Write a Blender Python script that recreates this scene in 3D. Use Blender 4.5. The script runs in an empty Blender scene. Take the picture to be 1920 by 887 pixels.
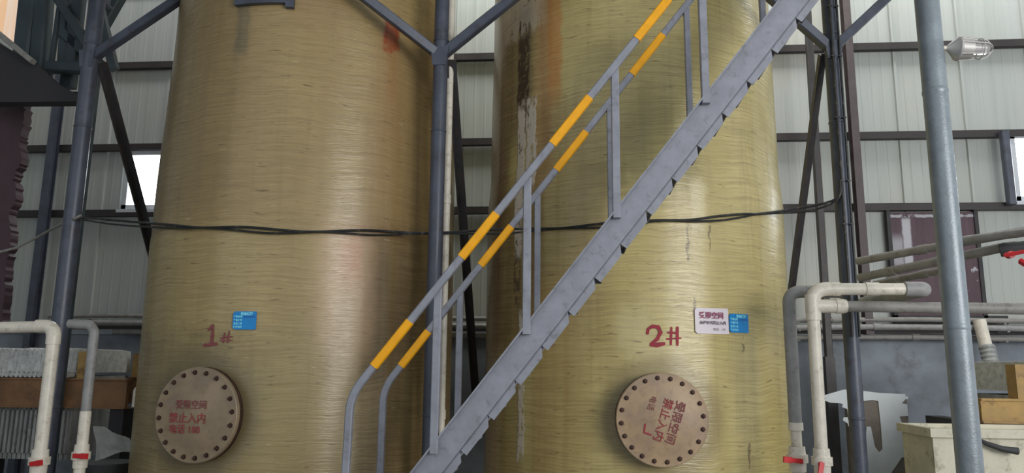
import bpy, bmesh, math, random
from mathutils import Vector, Matrix, noise as mnoise
random.seed(7)
PI = math.pi
R = math.radians
sc = bpy.context.scene
C = sc.collection

# ------------------------------------------------------------------ camera
FPX, W, H = 1400.0, 1920, 887
YAW, PITCH, ROLL = 5.0, 10.0, 0.6
cam_d = bpy.data.cameras.new('camera')
cam = bpy.data.objects.new('camera', cam_d); C.objects.link(cam)
cam_d.sensor_width = 36.0; cam_d.lens = FPX * 36.0 / W
cam_d.clip_start = 0.05; cam_d.clip_end = 200
CAMP = Vector((0, 0, 1.6))
CAMR = Matrix.Rotation(R(YAW), 3, 'Z') @ Matrix.Rotation(R(90 + PITCH), 3, 'X') @ Matrix.Rotation(R(ROLL), 3, 'Z')
cam.matrix_world = Matrix.Translation(CAMP) @ CAMR.to_4x4()
sc.camera = cam

# ------------------------------------------------------------------ light and exposure
sc.view_settings.view_transform = 'Standard'
sc.view_settings.look = 'None'
sc.view_settings.gamma = 1
sc.view_settings.use_curve_mapping = False
sc.view_settings.exposure = -0.12
wd = bpy.data.worlds.new('overcast_sky'); sc.world = wd; wd.use_nodes = True
wn = wd.node_tree.nodes; wl = wd.node_tree.links
bg = wn['Background']; bg.inputs[0].default_value = (0.88, 0.94, 1.0, 1); bg.inputs[1].default_value = 0.80

def area(name, loc, target, sx, sy, power, col):
    d = bpy.data.lights.new(name, 'AREA'); d.shape = 'RECTANGLE'; d.size = sx; d.size_y = sy
    d.energy = power; d.color = col
    o = bpy.data.objects.new(name, d); C.objects.link(o); o.location = loc
    o.rotation_euler = (Vector(target) - Vector(loc)).to_track_quat('-Z', 'Y').to_euler()
    return o
# the open factory gate behind the viewer on the right, and unseen fill lamps added to brighten the back wall
area('gate_daylight', (8.0, -3.4, 3.4), (1.2, 7.5, 2.2), 6.0, 4.0, 760, (1.0, 0.97, 0.93))
area('wall_fill', (2.2, 9.2, 8.8), (2.2, 10.0, 2.0), 11.0, 1.2, 360, (1.0, 0.99, 0.95))
area('wall_fill', (-7.0, 8.8, 8.8), (-7.0, 10.0, 2.0), 5.0, 1.0, 45, (1.0, 0.98, 0.95))

# ------------------------------------------------------------------ pixel -> point helpers
def ray(px, py):
    return (CAMR @ Vector(((px - W / 2) / FPX, (H / 2 - py) / FPX, -1.0)))
def at(px, py, Y):
    d = ray(px, py); return CAMP + d * (Y / d.y)
def xz(px, py, Y):
    p = at(px, py, Y); return p.x, p.z

# ------------------------------------------------------------------ mesh helpers
class MB:
    def __init__(s): s.v = []; s.f = []; s.sm = []
    def add(s, vs, fs, smooth=False):
        o = len(s.v); s.v += [Vector(v) for v in vs]
        s.f += [tuple(i + o for i in f) for f in fs]; s.sm += [smooth] * len(fs)
    def box(s, a, b):
        x0, y0, z0 = a; x1, y1, z1 = b
        s.add([(x0,y0,z0),(x1,y0,z0),(x1,y1,z0),(x0,y1,z0),(x0,y0,z1),(x1,y0,z1),(x1,y1,z1),(x0,y1,z1)],
              [(0,3,2,1),(4,5,6,7),(0,1,5,4),(1,2,6,5),(2,3,7,6),(3,0,4,7)])
    def sect(s, a, b, prof, up=(0,0,1)):
        """extrude a closed 2-D profile (u across, v along up) from a to b"""
        a = Vector(a); b = Vector(b); d = (b - a).normalized(); up = Vector(up)
        u = d.cross(up).normalized(); w = u.cross(d).normalized()
        n = len(prof)
        vs = [a + u*p + w*q for p, q in prof] + [b + u*p + w*q for p, q in prof]
        fs = [(i, (i+1) % n, n + (i+1) % n, n + i) for i in range(n)]
        fs += [tuple(reversed(range(n))), tuple(range(n, 2*n))]
        s.add(vs, fs)
    def bar(s, a, b, w, h, up=(0,0,1), c=None):
        c = min(w, h) * .12 if c is None else c
        x, y = w/2, h/2
        s.sect(a, b, [(-x+c,-y),(x-c,-y),(x,-y+c),(x,y-c),(x-c,y),(-x+c,y),(-x,y-c),(-x,-y+c)], up)
    def angle(s, a, b, w, t, up=(0,0,1)):
        s.sect(a, b, [(-w/2,-w/2),(w/2,-w/2),(w/2,-w/2+t),(-w/2+t,-w/2+t),(-w/2+t,w/2),(-w/2,w/2)], up)
    def channel(s, a, b, w, h, t, up=(0,0,1), side=1):
        p = [(0,-h/2),(w,-h/2),(w,-h/2+t),(t,-h/2+t),(t,h/2-t),(w,h/2-t),(w,h/2),(0,h/2)]
        if side < 0: p = [(-x, y) for x, y in reversed(p)]
        s.sect(a, b, p, up)
    def hbeam(s, a, b, w, h, t, up=(0,0,1)):
        x, y = w/2, h/2
        s.sect(a, b, [(-x,-y),(x,-y),(x,-y+t),(t/2,-y+t),(t/2,y-t),(x,y-t),(x,y),(-x,y),(-x,y-t),(-t/2,y-t),(-t/2,-y+t),(-x,-y+t)], up)
    def tube(s, pts, r, n=20, caps=True, rs=None):
        pts = [Vector(p) for p in pts]; m = len(pts)
        rs = rs or [r] * m
        ref = None; rings = []
        for i, p in enumerate(pts):
            t = (pts[min(i+1, m-1)] - pts[max(i-1, 0)]).normalized()
            if ref is None:
                ref = Vector((0,0,1)) if abs(t.z) < .9 else Vector((1,0,0))
            u = (ref - t * ref.dot(t)).normalized(); ref = u
            w = t.cross(u)
            rings.append([p + (u*math.cos(2*PI*k/n) + w*math.sin(2*PI*k/n)) * rs[i] for k in range(n)])
        vs = [v for r_ in rings for v in r_]
        fs = [(i*n+k, i*n+(k+1)%n, (i+1)*n+(k+1)%n, (i+1)*n+k) for i in range(m-1) for k in range(n)]
        s.add(vs, fs, True)
        if caps:
            s.add(rings[0], [tuple(reversed(range(n)))]); s.add(rings[-1], [tuple(range(n))])
    def lathe(s, o, axis, prof, n=48, smooth=True):
        """prof: (distance along axis, radius)"""
        o = Vector(o); t = Vector(axis).normalized()
        ref = Vector((0,0,1)) if abs(t.z) < .9 else Vector((0,-1,0))
        u = (ref - t*ref.dot(t)).normalized(); w = t.cross(u)
        vs = [o + t*h + (u*math.cos(2*PI*k/n) + w*math.sin(2*PI*k/n))*max(r, 1e-4) for h, r in prof for k in range(n)]
        fs = [(i*n+k, i*n+(k+1)%n, (i+1)*n+(k+1)%n, (i+1)*n+k) for i in range(len(prof)-1) for k in range(n)]
        s.add(vs, fs, smooth)
    def prism(s, outline, y0, y1):
        """outline in (x, z), extruded from y0 to y1"""
        n = len(outline)
        vs = [(x, y0, z) for x, z in outline] + [(x, y1, z) for x, z in outline]
        fs = [(i, (i+1) % n, n+(i+1) % n, n+i) for i in range(n)] + [tuple(reversed(range(n))), tuple(range(n, 2*n))]
        s.add(vs, fs)
    def build(s, name, m, parent=None, loc=None):
        base = Vector(loc) if loc is not None else Vector((0,0,0))
        off = base.copy(); p = parent
        while p is not None: off += p.location; p = p.parent
        me = bpy.data.meshes.new(name)
        me.from_pydata([v - off for v in s.v], [], s.f)
        for i, pl in enumerate(me.polygons): pl.use_smooth = s.sm[i]
        bm = bmesh.new(); bm.from_mesh(me); bmesh.ops.recalc_face_normals(bm, faces=bm.faces); bm.to_mesh(me); bm.free()
        if any(s.sm):
            try: me.set_sharp_from_angle(angle=R(38))
            except Exception: pass
        me.materials.append(m)
        o = bpy.data.objects.new(name, me); C.objects.link(o)
        o.location = base
        if parent is not None: o.parent = parent
        return o
def tag(o, label, cat, group=None):
    o['label'] = label; o['category'] = cat
    if group: o['group'] = group
    return o
def thing(name, loc, label, cat, group=None):
    o = bpy.data.objects.new(name, None); C.objects.link(o); o.location = loc
    o.empty_display_size = .1
    return tag(o, label, cat, group)
def struct(o): o['kind'] = 'structure'; return o
def arc(p, c, q, n=8):
    """fillet from p to q with corner c (quadratic)"""
    p, c, q = Vector(p), Vector(c), Vector(q)
    return [p*(1-t)**2 + c*2*t*(1-t) + q*t*t for t in [i/n for i in range(n+1)]]
def run(pts, r):
    """polyline with rounded corners of radius r"""
    pts = [Vector(p) for p in pts]; out = [pts[0]]
    for i in range(1, len(pts)-1):
        a = pts[i] + (pts[i-1]-pts[i]).normalized()*r; b = pts[i] + (pts[i+1]-pts[i]).normalized()*r
        out += arc(a, pts[i], b)
    return out + [pts[-1]]

# ------------------------------------------------------------------ node helpers
class NT:
    def __init__(s, name):
        s.m = bpy.data.materials.new(name); s.m.use_nodes = True
        s.n = s.m.node_tree.nodes; s.l = s.m.node_tree.links
        s.b = s.n['Principled BSDF']
        s.tc = s.n.new('ShaderNodeTexCoord')
    def put(s, sock, v):
        if isinstance(v, bpy.types.NodeSocket): s.l.new(v, sock)
        elif v is not None:
            if isinstance(v, (tuple, list)) and len(v) == 3 and sock.type == 'RGBA': v = (*v, 1)
            sock.default_value = v
    def math(s, op, a, b=None, c=None, clamp=False):
        n = s.n.new('ShaderNodeMath'); n.operation = op; n.use_clamp = clamp
        s.put(n.inputs[0], a); s.put(n.inputs[1], b)
        if c is not None: s.put(n.inputs[2], c)
        return n.outputs[0]
    def mul(s, a, b, **k): return s.math('MULTIPLY', a, b, **k)
    def add(s, a, b, **k): return s.math('ADD', a, b, **k)
    def sep(s, v):
        n = s.n.new('ShaderNodeSeparateXYZ'); s.put(n.inputs[0], v); return n.outputs
    def comb(s, x, y, z=0.0):
        n = s.n.new('ShaderNodeCombineXYZ'); s.put(n.inputs[0], x); s.put(n.inputs[1], y); s.put(n.inputs[2], z); return n.outputs[0]
    def noise(s, vec, scale=1.0, detail=3, rough=.5, dist=0.0):
        n = s.n.new('ShaderNodeTexNoise'); s.put(n.inputs['Vector'], vec)
        n.inputs['Scale'].default_value = scale; n.inputs['Detail'].default_value = detail
        n.inputs['Roughness'].default_value = rough; n.inputs['Distortion'].default_value = dist
        return n.outputs['Fac']
    def scaled(s, vec, sx, sy, sz=1.0):
        n = s.n.new('ShaderNodeMapping'); s.put(n.inputs['Vector'], vec); n.inputs['Scale'].default_value = (sx, sy, sz); return n.outputs[0]
    def rng(s, v, a, b, c=0.0, d=1.0, smooth=True):
        n = s.n.new('ShaderNodeMapRange'); n.interpolation_type = 'SMOOTHSTEP' if smooth else 'LINEAR'; n.clamp = True
        s.put(n.inputs[0], v); n.inputs[1].default_value = a; n.inputs[2].default_value = b
        n.inputs[3].default_value = c; n.inputs[4].default_value = d
        return n.outputs[0]
    def mix(s, f, a, b, mode='MIX'):
        n = s.n.new('ShaderNodeMix'); n.data_type = 'RGBA'; n.blend_type = mode
        s.put(n.inputs[0], f); s.put(n.inputs[6], a); s.put(n.inputs[7], b); return n.outputs[2]
    def bump(s, h, strength=.3, dist=.01, normal=None):
        n = s.n.new('ShaderNodeBump'); n.inputs['Strength'].default_value = strength; n.inputs['Distance'].default_value = dist
        s.put(n.inputs['Height'], h)
        if normal is not None: s.l.new(normal, n.inputs['Normal'])
        return n.outputs[0]
    def out(s, col=None, rough=None, metal=None, normal=None, spec=None):
        s.put(s.b.inputs['Base Color'], col); s.put(s.b.inputs['Roughness'], rough)
        s.put(s.b.inputs['Metallic'], metal); s.put(s.b.inputs['Specular IOR Level'], spec)
        if normal is not None: s.l.new(normal, s.b.inputs['Normal'])
        return s.m
def lin(r, g, b):
    f = lambda c: (c/255)/12.92 if c/255 <= .04045 else ((c/255+.055)/1.055)**2.4
    return (f(r), f(g), f(b))
def paint(name, col, rough=.45, metal=0.0, var=.25, scale=6.0, dirt=None, dirt_amt=.3, bump=.15, streak=False, spec=.5):
    t = NT(name); v = t.tc.outputs['Object']
    n1 = t.noise(t.scaled(v, 1, 1, .25) if streak else v, scale, 4, .6)
    c2 = tuple(c*(1-var) for c in col); c1 = tuple(min(1, c*(1+var*.6)) for c in col)
    cc = t.mix(t.rng(n1, .3, .7), c2, c1)
    if dirt:
        n2 = t.noise(v, scale*1.7, 6, .7)
        cc = t.mix(t.mul(t.rng(n2, .52, .68), dirt_amt), cc, dirt)
    return t.out(cc, t.rng(n1, .2, .8, rough*.85, min(1, rough*1.2)), metal, t.bump(t.noise(v, scale*9, 3, .6), bump, .004), spec)

M = {}
M['stair'] = paint('stair_grey_paint', lin(146,149,160), .42, .1, .12, 7, lin(80,70,64), .35)
M['frame'] = paint('dark_blue_grey_paint', lin(78,84,98), .38, .1, .2, 5, lin(60,45,38), .4)
M['frame_dark'] = paint('black_brown_paint', lin(62,60,62), .5, .1, .25, 6, lin(80,55,40), .4)
M['girt'] = paint('girt_brown_paint', lin(52,47,48), .55, .1, .25, 4)
M['post'] = paint('foreground_post_paint', lin(134,144,152), .33, .15, .15, 8, lin(150,155,160), .25, bump=.4)
M['redcol'] = paint('primer_red_paint', lin(84,74,76), .55, 0, .25, 5)
M['yellow'] = paint('warning_yellow', lin(250,176,12), .5, 0, .08, 12)
M['pvc_white'] = paint('white_pvc', lin(226,220,206), .35, 0, .1, 9, lin(140,125,100), .4)
M['pvc_grey'] = paint('grey_pvc', lin(148,148,148), .5, 0, .15, 9, lin(90,85,78), .4)
M['pipe_dull'] = paint('dusty_grey_pipe', lin(140,138,134), .55, 0, .15, 9, lin(95,88,80), .5)
M['red'] = paint('red_plastic', lin(205,40,48), .4, 0, .15, 10)
M['black'] = paint('black_rubber', lin(38,40,42), .5, 0, .3, 10, lin(120,115,105), .4)
M['white'] = paint('white_sheet', lin(214,222,228), .5, 0, .06, 5)
M['concrete'] = paint('grey_plaster', lin(136,144,154), .8, 0, .3, 1.3, lin(100,98,98), .5, .3)
M['floor'] = paint('floor_concrete', lin(110,108,104), .8, 0, .25, 1.5)
M['maroon'] = paint('maroon_steel', lin(74,54,62), .6, 0, .25, 3, lin(60,44,48), .5, streak=True)
M['press_yellow'] = paint('ochre_press_beam', lin(172,140,84), .6, 0, .25, 4, lin(90,60,40), .6)
M['press_brown'] = paint('orange_brown_press_beam', lin(140,104,72), .65, 0, .3, 3, lin(80,62,50), .7)
M['plates'] = paint('dusty_plate', lin(160,162,160), .7, 0, .3, 9, lin(95,88,80), .6, streak=True)
M['cloth'] = paint('filter_cloth', lin(205,208,206), .85, 0, .2, 12, lin(120,118,112), .5)
M['frp_white'] = paint('stained_white_frp', lin(206,202,182), .55, 0, .12, 4, lin(110,100,80), .55)
M['bin'] = paint('dark_bin', lin(58,60,62), .6, 0, .2, 5)
M['paper'] = paint('paper_grey', lin(150,152,150), .8, 0, .12, 10)
M['box_brown'] = paint('cabinet_brown_grey', lin(128,120,112), .7, 0, .25, 5)
M['ink_red'] = paint('red_paint_mark', lin(160,38,56), .6, 0, .25, 25)
M['ink_red_faded'] = paint('faded_red_paint', lin(134,72,74), .7, 0, .2, 30)
M['ink_red_mid'] = paint('worn_red_stencil', lin(150,62,66), .7, 0, .25, 30)
M['ink_maroon'] = paint('maroon_print', lin(150,70,100), .6, 0, .1, 30)
M['ink_grey'] = paint('grey_print', lin(110,95,110), .6, 0, .1, 30)
M['ink_cyan'] = paint('cyan_print', lin(130,225,250), .5, 0, .05, 30)
M['blue'] = paint('blue_sign', lin(12,138,212), .35, 0, .1, 8)
M['blue_dark'] = paint('darker_blue_sign_ink', lin(6,104,184), .35, 0, .1, 8)
M['sign_white'] = paint('white_sign', lin(226,218,226), .45, 0, .03, 8)
M['lamp_grey'] = paint('cast_grey_lamp_housing', lin(186,184,182), .4, .2, .12, 12)
M['bolt'] = paint('rusty_bolt', lin(74,52,44), .6, .4, .3, 20)
M['hole'] = paint('dark_plate', lin(46,44,48), .6, 0, .2, 5)
M['frame_white'] = paint('white_window_frame', lin(200,205,212), .5, 0, .1, 6)
M['green_dark'] = paint('dark_green_grey_steel', lin(62,74,80), .5, .1, .2, 5)

def emit(name, col, s):
    t = NT(name); t.put(t.b.inputs['Base Color'], (.8,.8,.8)); t.put(t.b.inputs['Emission Color'], col); t.put(t.b.inputs['Emission Strength'], s); return t.m
M['daylight'] = emit('daylit_window_pane', (.93,.97,1.0), 9.0)
M['warm'] = None
t = NT('warm_translucent_panel')     # sheet skylight glowing with daylight, rust tinted bands
x, y, z = t.sep(t.tc.outputs['Object'])[0:3]
nn = t.noise(t.comb(t.mul(x, 9.0), t.mul(y, 9.0), t.mul(z, .4)), 1, 2)
cc = t.mix(t.rng(nn, .38, .62), (.95,.55,.28), (.95,.80,.68))
t.put(t.b.inputs['Base Color'], (.6,.5,.4)); t.put(t.b.inputs['Emission Color'], cc); t.put(t.b.inputs['Emission Strength'], .7)
M['warm'] = t.m
t = NT('clear_lamp_glass'); t.put(t.b.inputs['Transmission Weight'], .75); t.put(t.b.inputs['IOR'], 1.45)
M['glass'] = t.out((.85,.85,.84), .12)

# corrugated sheet: colour varies from sheet to sheet, faint vertical streaks
t = NT('pale_green_grey_sheet'); v = t.tc.outputs['Object']; x, y, z = t.sep(v)[0:3]
sheet = t.math('FLOOR', t.mul(t.add(x, 20.0), 1/0.9))
wnz = t.n.new('ShaderNodeTexWhiteNoise'); wnz.noise_dimensions = '1D'; t.put(wnz.inputs['W'], sheet)
st = t.noise(t.comb(t.mul(x, 9.0), t.mul(z, .35)), 1, 4, .6)
c = t.mix(wnz.outputs['Value'], lin(170,176,172), lin(180,184,184))
c = t.mix(t.mul(t.rng(st, .45, .75), .35), c, lin(138,146,138))
c = t.mix(t.mul(t.rng(t.noise(v, .8, 3), .5, .7), .25), c, lin(186,178,156))
M['sheet'] = t.out(c, .5)

# ------------------------------------------------------------------ tanks: position and shape
TANKS = {1: dict(c=(-2.74, 7.40), R=1.485), 2: dict(c=(0.585, 7.90), R=1.53)}
def prof_R(k, z):
    T = TANKS[k]; r = T['R']
    s = lambda a, b: max(0, min(1, (z-a)/(b-a)))**2*(3-2*max(0, min(1, (z-a)/(b-a))))
    if k == 1: return r*(1 - .005*s(2.72, 2.80) - .035*s(3.0, 5.0))
    return r*(1 - .018*s(3.15, 3.6) - .008*s(3.9, 5.2))
def hit(k, px, py, off=0.0):
    """front intersection of the pixel ray with tank k -> (point, theta, z)"""
    cx, cy = TANKS[k]['c']; d = ray(px, py); z = 2.0
    for _ in range(12):
        r = prof_R(k, z) + off
        a = d.x**2 + d.y**2; b = 2*(d.x*(CAMP.x-cx) + d.y*(CAMP.y-cy)); c_ = (CAMP.x-cx)**2 + (CAMP.y-cy)**2 - r*r
        q = b*b - 4*a*c_
        s = (-b - math.sqrt(max(q, 0)))/(2*a)
        p = CAMP + d*s; z = p.z
    return p, math.atan2(p.x-cx, -(p.y-cy)), p.z
def on_tank(k, th, z, off=0.0):
    cx, cy = TANKS[k]['c']; r = prof_R(k, z) + off
    return Vector((cx + r*math.sin(th), cy - r*math.cos(th), z))

def tank_material(k):
    t = NT('wound_fibreglass_tank_%s' % ('one' if k == 1 else 'two'))
    x, y, z = t.sep(t.tc.outputs['Object'])[0:3]
    th = t.math('ARCTAN2', x, t.mul(y, -1.0))
    s = t.mul(th, 1.5)
    sz = t.comb(s, z)
    wob = t.noise(t.comb(t.mul(s, 2.2), t.mul(z, 1.0)), 1, 2)
    zw = t.add(z, t.mul(wob, .10))
    wind = t.noise(t.comb(t.mul(s, 1.6), t.mul(zw, 55.0)), 1, 3, .7)        # winding threads
    fine = t.noise(t.comb(t.mul(s, 7.0), t.mul(zw, 130.0)), 1, 2, .6)
    dash = t.noise(t.comb(t.mul(s, 5.5), t.mul(zw, 42.0)), 1, 2, .5)
    blot = t.noise(t.comb(t.mul(s, 1.2), t.mul(z, .7)), 1, 4, .6)
    vstr = t.noise(t.comb(t.mul(s, 9.0), t.mul(z, .45)), 1, 4, .6)
    vbig = t.noise(t.comb(t.mul(s, 2.6), t.mul(z, .25)), 1, 3, .5)
    edge = t.noise(t.comb(t.mul(s, 14.0), t.mul(z, 9.0)), 1, 4, .7)
    se = t.add(s, t.mul(t.add(edge, -.5), .10))
    ze = t.add(z, t.mul(t.add(edge, -.5), .35))
    def blob(s0, ds, z0, z1, soft=.5, sv=se, zsoft=.25):
        a = t.rng(t.math('ABSOLUTE', t.add(sv, -s0)), ds*(1-soft*.5), ds*(1+soft), 1, 0)
        b = t.mul(t.rng(ze, z0-zsoft, z0+zsoft*.4), t.rng(ze, z1-zsoft*.4, z1+zsoft, 1, 0))
        return t.mul(a, b)
    def px2(px0, px1, py0, py1):
        pm, pyy = (px0+px1)/2, (py0+py1)/2
        _, ta, _ = hit(k, px0, pyy); _, tb, _ = hit(k, px1, pyy)
        _, _, za = hit(k, pm, py1); _, _, zb = hit(k, pm, py0)
        return (ta+tb)/2*1.5, abs(tb-ta)/2*1.5, za, zb
    def region(px0, px1, py0, py1, soft=.5, zsoft=.25, amt=1.0):
        s0, ds, z0, z1 = px2(px0, px1, py0, py1)
        return t.mul(blob(s0, ds, z0, z1, soft, zsoft=zsoft), amt)
    if k == 1:
        base = t.mix(t.rng(blot, .3, .7), lin(166,146,98), lin(182,162,112))
        base = t.mix(t.mul(t.rng(z, 2.70, 2.80), .5), base, lin(164,138,94))
    else:
        base = t.mix(t.rng(blot, .3, .7), lin(196,180,118), lin(212,197,136))
    col = base
    col = t.mix(t.mul(t.rng(wind, .35, .7), .42), col, lin(118,100,62))
    col = t.mix(t.mul(t.rng(fine, .55, .8), .35), col, lin(210,198,150))
    col = t.mix(t.mul(t.rng(vstr, .5, .75), .28), col, lin(134,112,70))
    col = t.mix(t.mul(t.rng(vbig, .5, .72), .22), col, lin(140,116,70))
    threads = t.rng(wind, .35, .75, .55, 1.0)
    broken = t.rng(fine, .3, .62, .45, 1.0)
    if k == 1:
        L = [  # px box, colour, amount
            ((678, 845, 436, 900), lin(92,68,46), .72, .6, .15), ((690, 830, 520, 700), lin(84,62,42), .35, .6, .3),
            ((600, 690, 440, 640), lin(214,178,146), .5, .7, .3), ((620, 668, 560, 887), lin(200,182,146), .5, .6, .3),
            ((640, 675, 445, 520), lin(206,150,118), .5, .7, .2),
            ((700, 760, 60, 430), lin(146,108,70), .35, .8, .3), ((310, 425, -40, 380), lin(110,92,66), .5, .8, .4),  # last box: shade of the upper left flank put into the colour
            ((447, 466, -20, 95), lin(74,78,72), .6, .8, .15), ((560, 640, -60, 30), lin(150,118,80), .4, .7, .2),
            ((722, 748, 34, 92), lin(150,44,18), 1.0, .4, .06), ((726, 744, 88, 180), lin(160,110,64), .4, .6, .2),
            ((255, 430, 640, 900), lin(96,88,62), .6, .6, .25), ((430, 500, 700, 850), lin(122,116,92), .4, .8, .25),  # first box: shade of the lower left flank put into the colour
            ((480, 600, 620, 900), lin(150,138,96), .3, .8, .3), ((760, 840, 100, 430), lin(120,96,62), .45, .6, .3)]
    else:
        L = [
            ((900, 940, -60, 900), lin(150,134,118), .85, .5, .4), ((938, 956, 60, 400), lin(88,56,36), .75, .6, .3),
            ((958, 1000, -40, 250), lin(92,76,62), .8, .4, .3), ((990, 1012, 330, 620), lin(88,66,46), .6, .5, .3), ((1004, 1034, -60, 330), lin(168,116,78), .7, .5, .3),
            ((1030, 1052, -60, 170), lin(196,128,62), .8, .5, .3), ((925, 1010, 370, 640), lin(100,74,50), .75, .5, .3),
            ((1000, 1110, 200, 600), lin(132,108,64), .6, .7, .3), ((940, 975, 600, 900), lin(122,100,66), .6, .6, .3),
            ((1000, 1075, 560, 900), lin(164,130,72), .55, .7, .4), ((1110, 1290, 90, 330), lin(128,118,70), .55, .7, .3),  # last box: soft shade of the staircase painted in olive
            ((1180, 1300, 200, 330), lin(98,100,62), .35, .7, .3), ((1075, 1110, 640, 850), lin(166,138,84), .35, .7, .3),  # first box: darker part of the painted stair shade
            ((1195, 1275, 655, 760), lin(226,214,170), .45, .7, .15), ((1160, 1215, 590, 640), lin(222,212,170), .4, .7, .15),  # both boxes: whitish glints of daylight painted into the colour
            ((1298, 1322, 345, 430), lin(222,214,176), .5, .6, .1), ((1370, 1420, 640, 700), lin(186,176,120), .3, .6, .15)]  # first box: one more painted glint
    for bx, cc, amt, soft, zs in L:
        m = region(*bx, soft=soft, zsoft=zs, amt=amt)
        col = t.mix(t.mul(m, t.mul(t.add(t.mul(threads, .5), .5), t.rng(vstr, .35, .6, .8, 1.0))), col, cc)
    crust = None
    if k == 2:
        dark = t.mul(region(972, 992, 20, 215, .3, .12), t.rng(edge, .32, .5))
        dark = t.math('MAXIMUM', dark, t.mul(region(966, 976, 200, 560, .6, .2, .8), t.rng(edge, .4, .55)))
        col = t.mix(dark, col, lin(62,50,46))
        cr = region(987, 1004, 185, 345, .3, .06)
        cr = t.math('MAXIMUM', cr, region(968, 980, 205, 470, .35, .1))
        cr = t.math('MAXIMUM', cr, region(972, 982, 590, 850, .4, .08))
        cr = t.math('MAXIMUM', cr, region(950, 1010, -60, 60, .5, .1, .6))
        crust = t.mul(cr, t.rng(t.noise(t.comb(t.mul(s, 16.0), t.mul(z, 5.0)), 1, 5, .7), .38, .46))
        col = t.mix(crust, col, lin(206,196,180))
        for bx in [(1288,1291,425,490), (1329,1332,430,470), (1392,1395,640,665), (1300,1303,560,580), (1403,1406,840,880)]:
            col = t.mix(region(*bx, soft=.5, zsoft=.03, amt=.7), col, lin(92,78,48))
    col = t.mix(t.mul(t.rng(dash, .64, .74), .6), col, lin(88,70,44))
    spk = t.noise(t.comb(t.mul(s, 16.0), t.mul(z, 22.0)), 1, 3, .6)
    col = t.mix(t.mul(t.rng(spk, .64, .74), t.mul(t.rng(blot, .4, .6), .5)), col, lin(96,72,46))
    col = t.mix(t.mul(t.rng(dash, .30, .24), .3), col, lin(222,210,168))
    seams = t.rng(t.math('PINGPONG', t.add(zw, .03), .16), 0, .006, 1, 0)
    col = t.mix(t.mul(seams, t.mul(t.rng(vstr, .45, .6), .3)), col, lin(100,82,50))
    # darker halo round the manway
    (hx, hy, hr) = (366, 778, .43) if k == 1 else (1242, 787, .43)
    _, ht, hz = hit(k, hx, hy)
    dd = t.math('SQRT', t.add(t.math('POWER', t.add(s, -ht*1.5), 2.0), t.math('POWER', t.add(z, -hz), 2.0)))
    ring = t.mul(t.rng(t.add(dd, t.mul(t.add(edge, -.5), .08)), hr, hr+.17, 1, 0), .6)
    col = t.mix(ring, col, lin(104,94,70) if k == 1 else lin(132,116,76))
    h = t.add(t.mul(wind, .8), t.mul(fine, .5)); h = t.add(h, t.mul(blot, .6))
    h = t.add(h, t.mul(t.noise(t.comb(t.mul(s, 1.0), t.mul(zw, 9.0)), 1, 2), .8))
    if crust is not None: h = t.add(h, t.mul(crust, 2.0))
    nb = t.bump(h, .5, .006)
    t.b.inputs['Coat Weight'].default_value = .35; t.b.inputs['Coat Roughness'].default_value = .14
    t.l.new(nb, t.b.inputs['Coat Normal'])
    return t.out(col, t.rng(wind, .3, .7, .27, .40), 0.0, nb, .5)

# ================================================================== SETTING
YW = 10.5
zs = at(880, 624, YW).z                     # top of the plastered low wall
def corrugated(x0, x1, z0, z1, y):
    P = .9; prof = []
    k0 = math.floor(x0/P) - 1
    for k in range(k0, math.ceil(x1/P)+1):
        b = k*P
        prof += [(b,0),(b+.012,.028),(b+.045,.028),(b+.057,0)]
        for j in range(1, 6):
            q = b + j*.15
            prof += [(q-.012,0),(q-.004,.003),(q+.016,.003),(q+.024,0)]
    prof = [(x, d) for x, d in prof if x0 <= x <= x1]
    mb = MB(); n = len(prof)
    mb.add([(x, y-d, z0) for x, d in prof]+[(x, y-d, z1) for x, d in prof], [(i, i+1, n+i+1, n+i) for i in range(n-1)])
    mb.box((x0, y+.01, z0), (x1, y+.05, z1))
    return mb
struct(corrugated(-11.0, 9.0, zs, 8.9, YW).build('wall_back', M['sheet']))
mb = MB(); mb.box((-11, YW-.10, -.0), (9.0, YW+.12, zs-.06)); mb.box((-11, YW-.14, zs-.06), (9.0, YW+.12, zs))
struct(mb.build('wall_back_lower', M['concrete']))
mb = MB(); mb.box((-11.2, -6, -.12), (9.5, YW+.2, 0)); struct(mb.build('floor', M['floor']))
mb = MB(); mb.box((-11.2, -2, 8.95), (9.5, YW+.2, 9.05)); struct(mb.build('ceiling', M['sheet']))
mb = MB(); mb.box((-11.1, -2, 0), (-11.0, YW, 8.9)); struct(mb.build('wall_left', M['sheet']))
# girts along the back wall
for i, py in enumerate((108, 267, 395, 612)):
    z = at(880, py, YW-.08).z if py < 600 else zs + .04
    mb = MB(); h = .10 if py < 600 else .05
    mb.channel((-10.9, YW-.125, z), (8.9, YW-.125, z), .09, h, .008, side=-1)
    struct(mb.build('trim_%d' % (i+1), M['girt']))
zt = at(880, 108, YW-.08).z
for i in range(2):
    mb = MB(); mb.channel((-10.9, YW-.125, zt+1.3*(i+1)), (8.9, YW-.125, zt+1.3*(i+1)), .09, .10, .008, side=-1)
    struct(mb.build('trim_%d' % (5+i), M['girt']))
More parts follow.
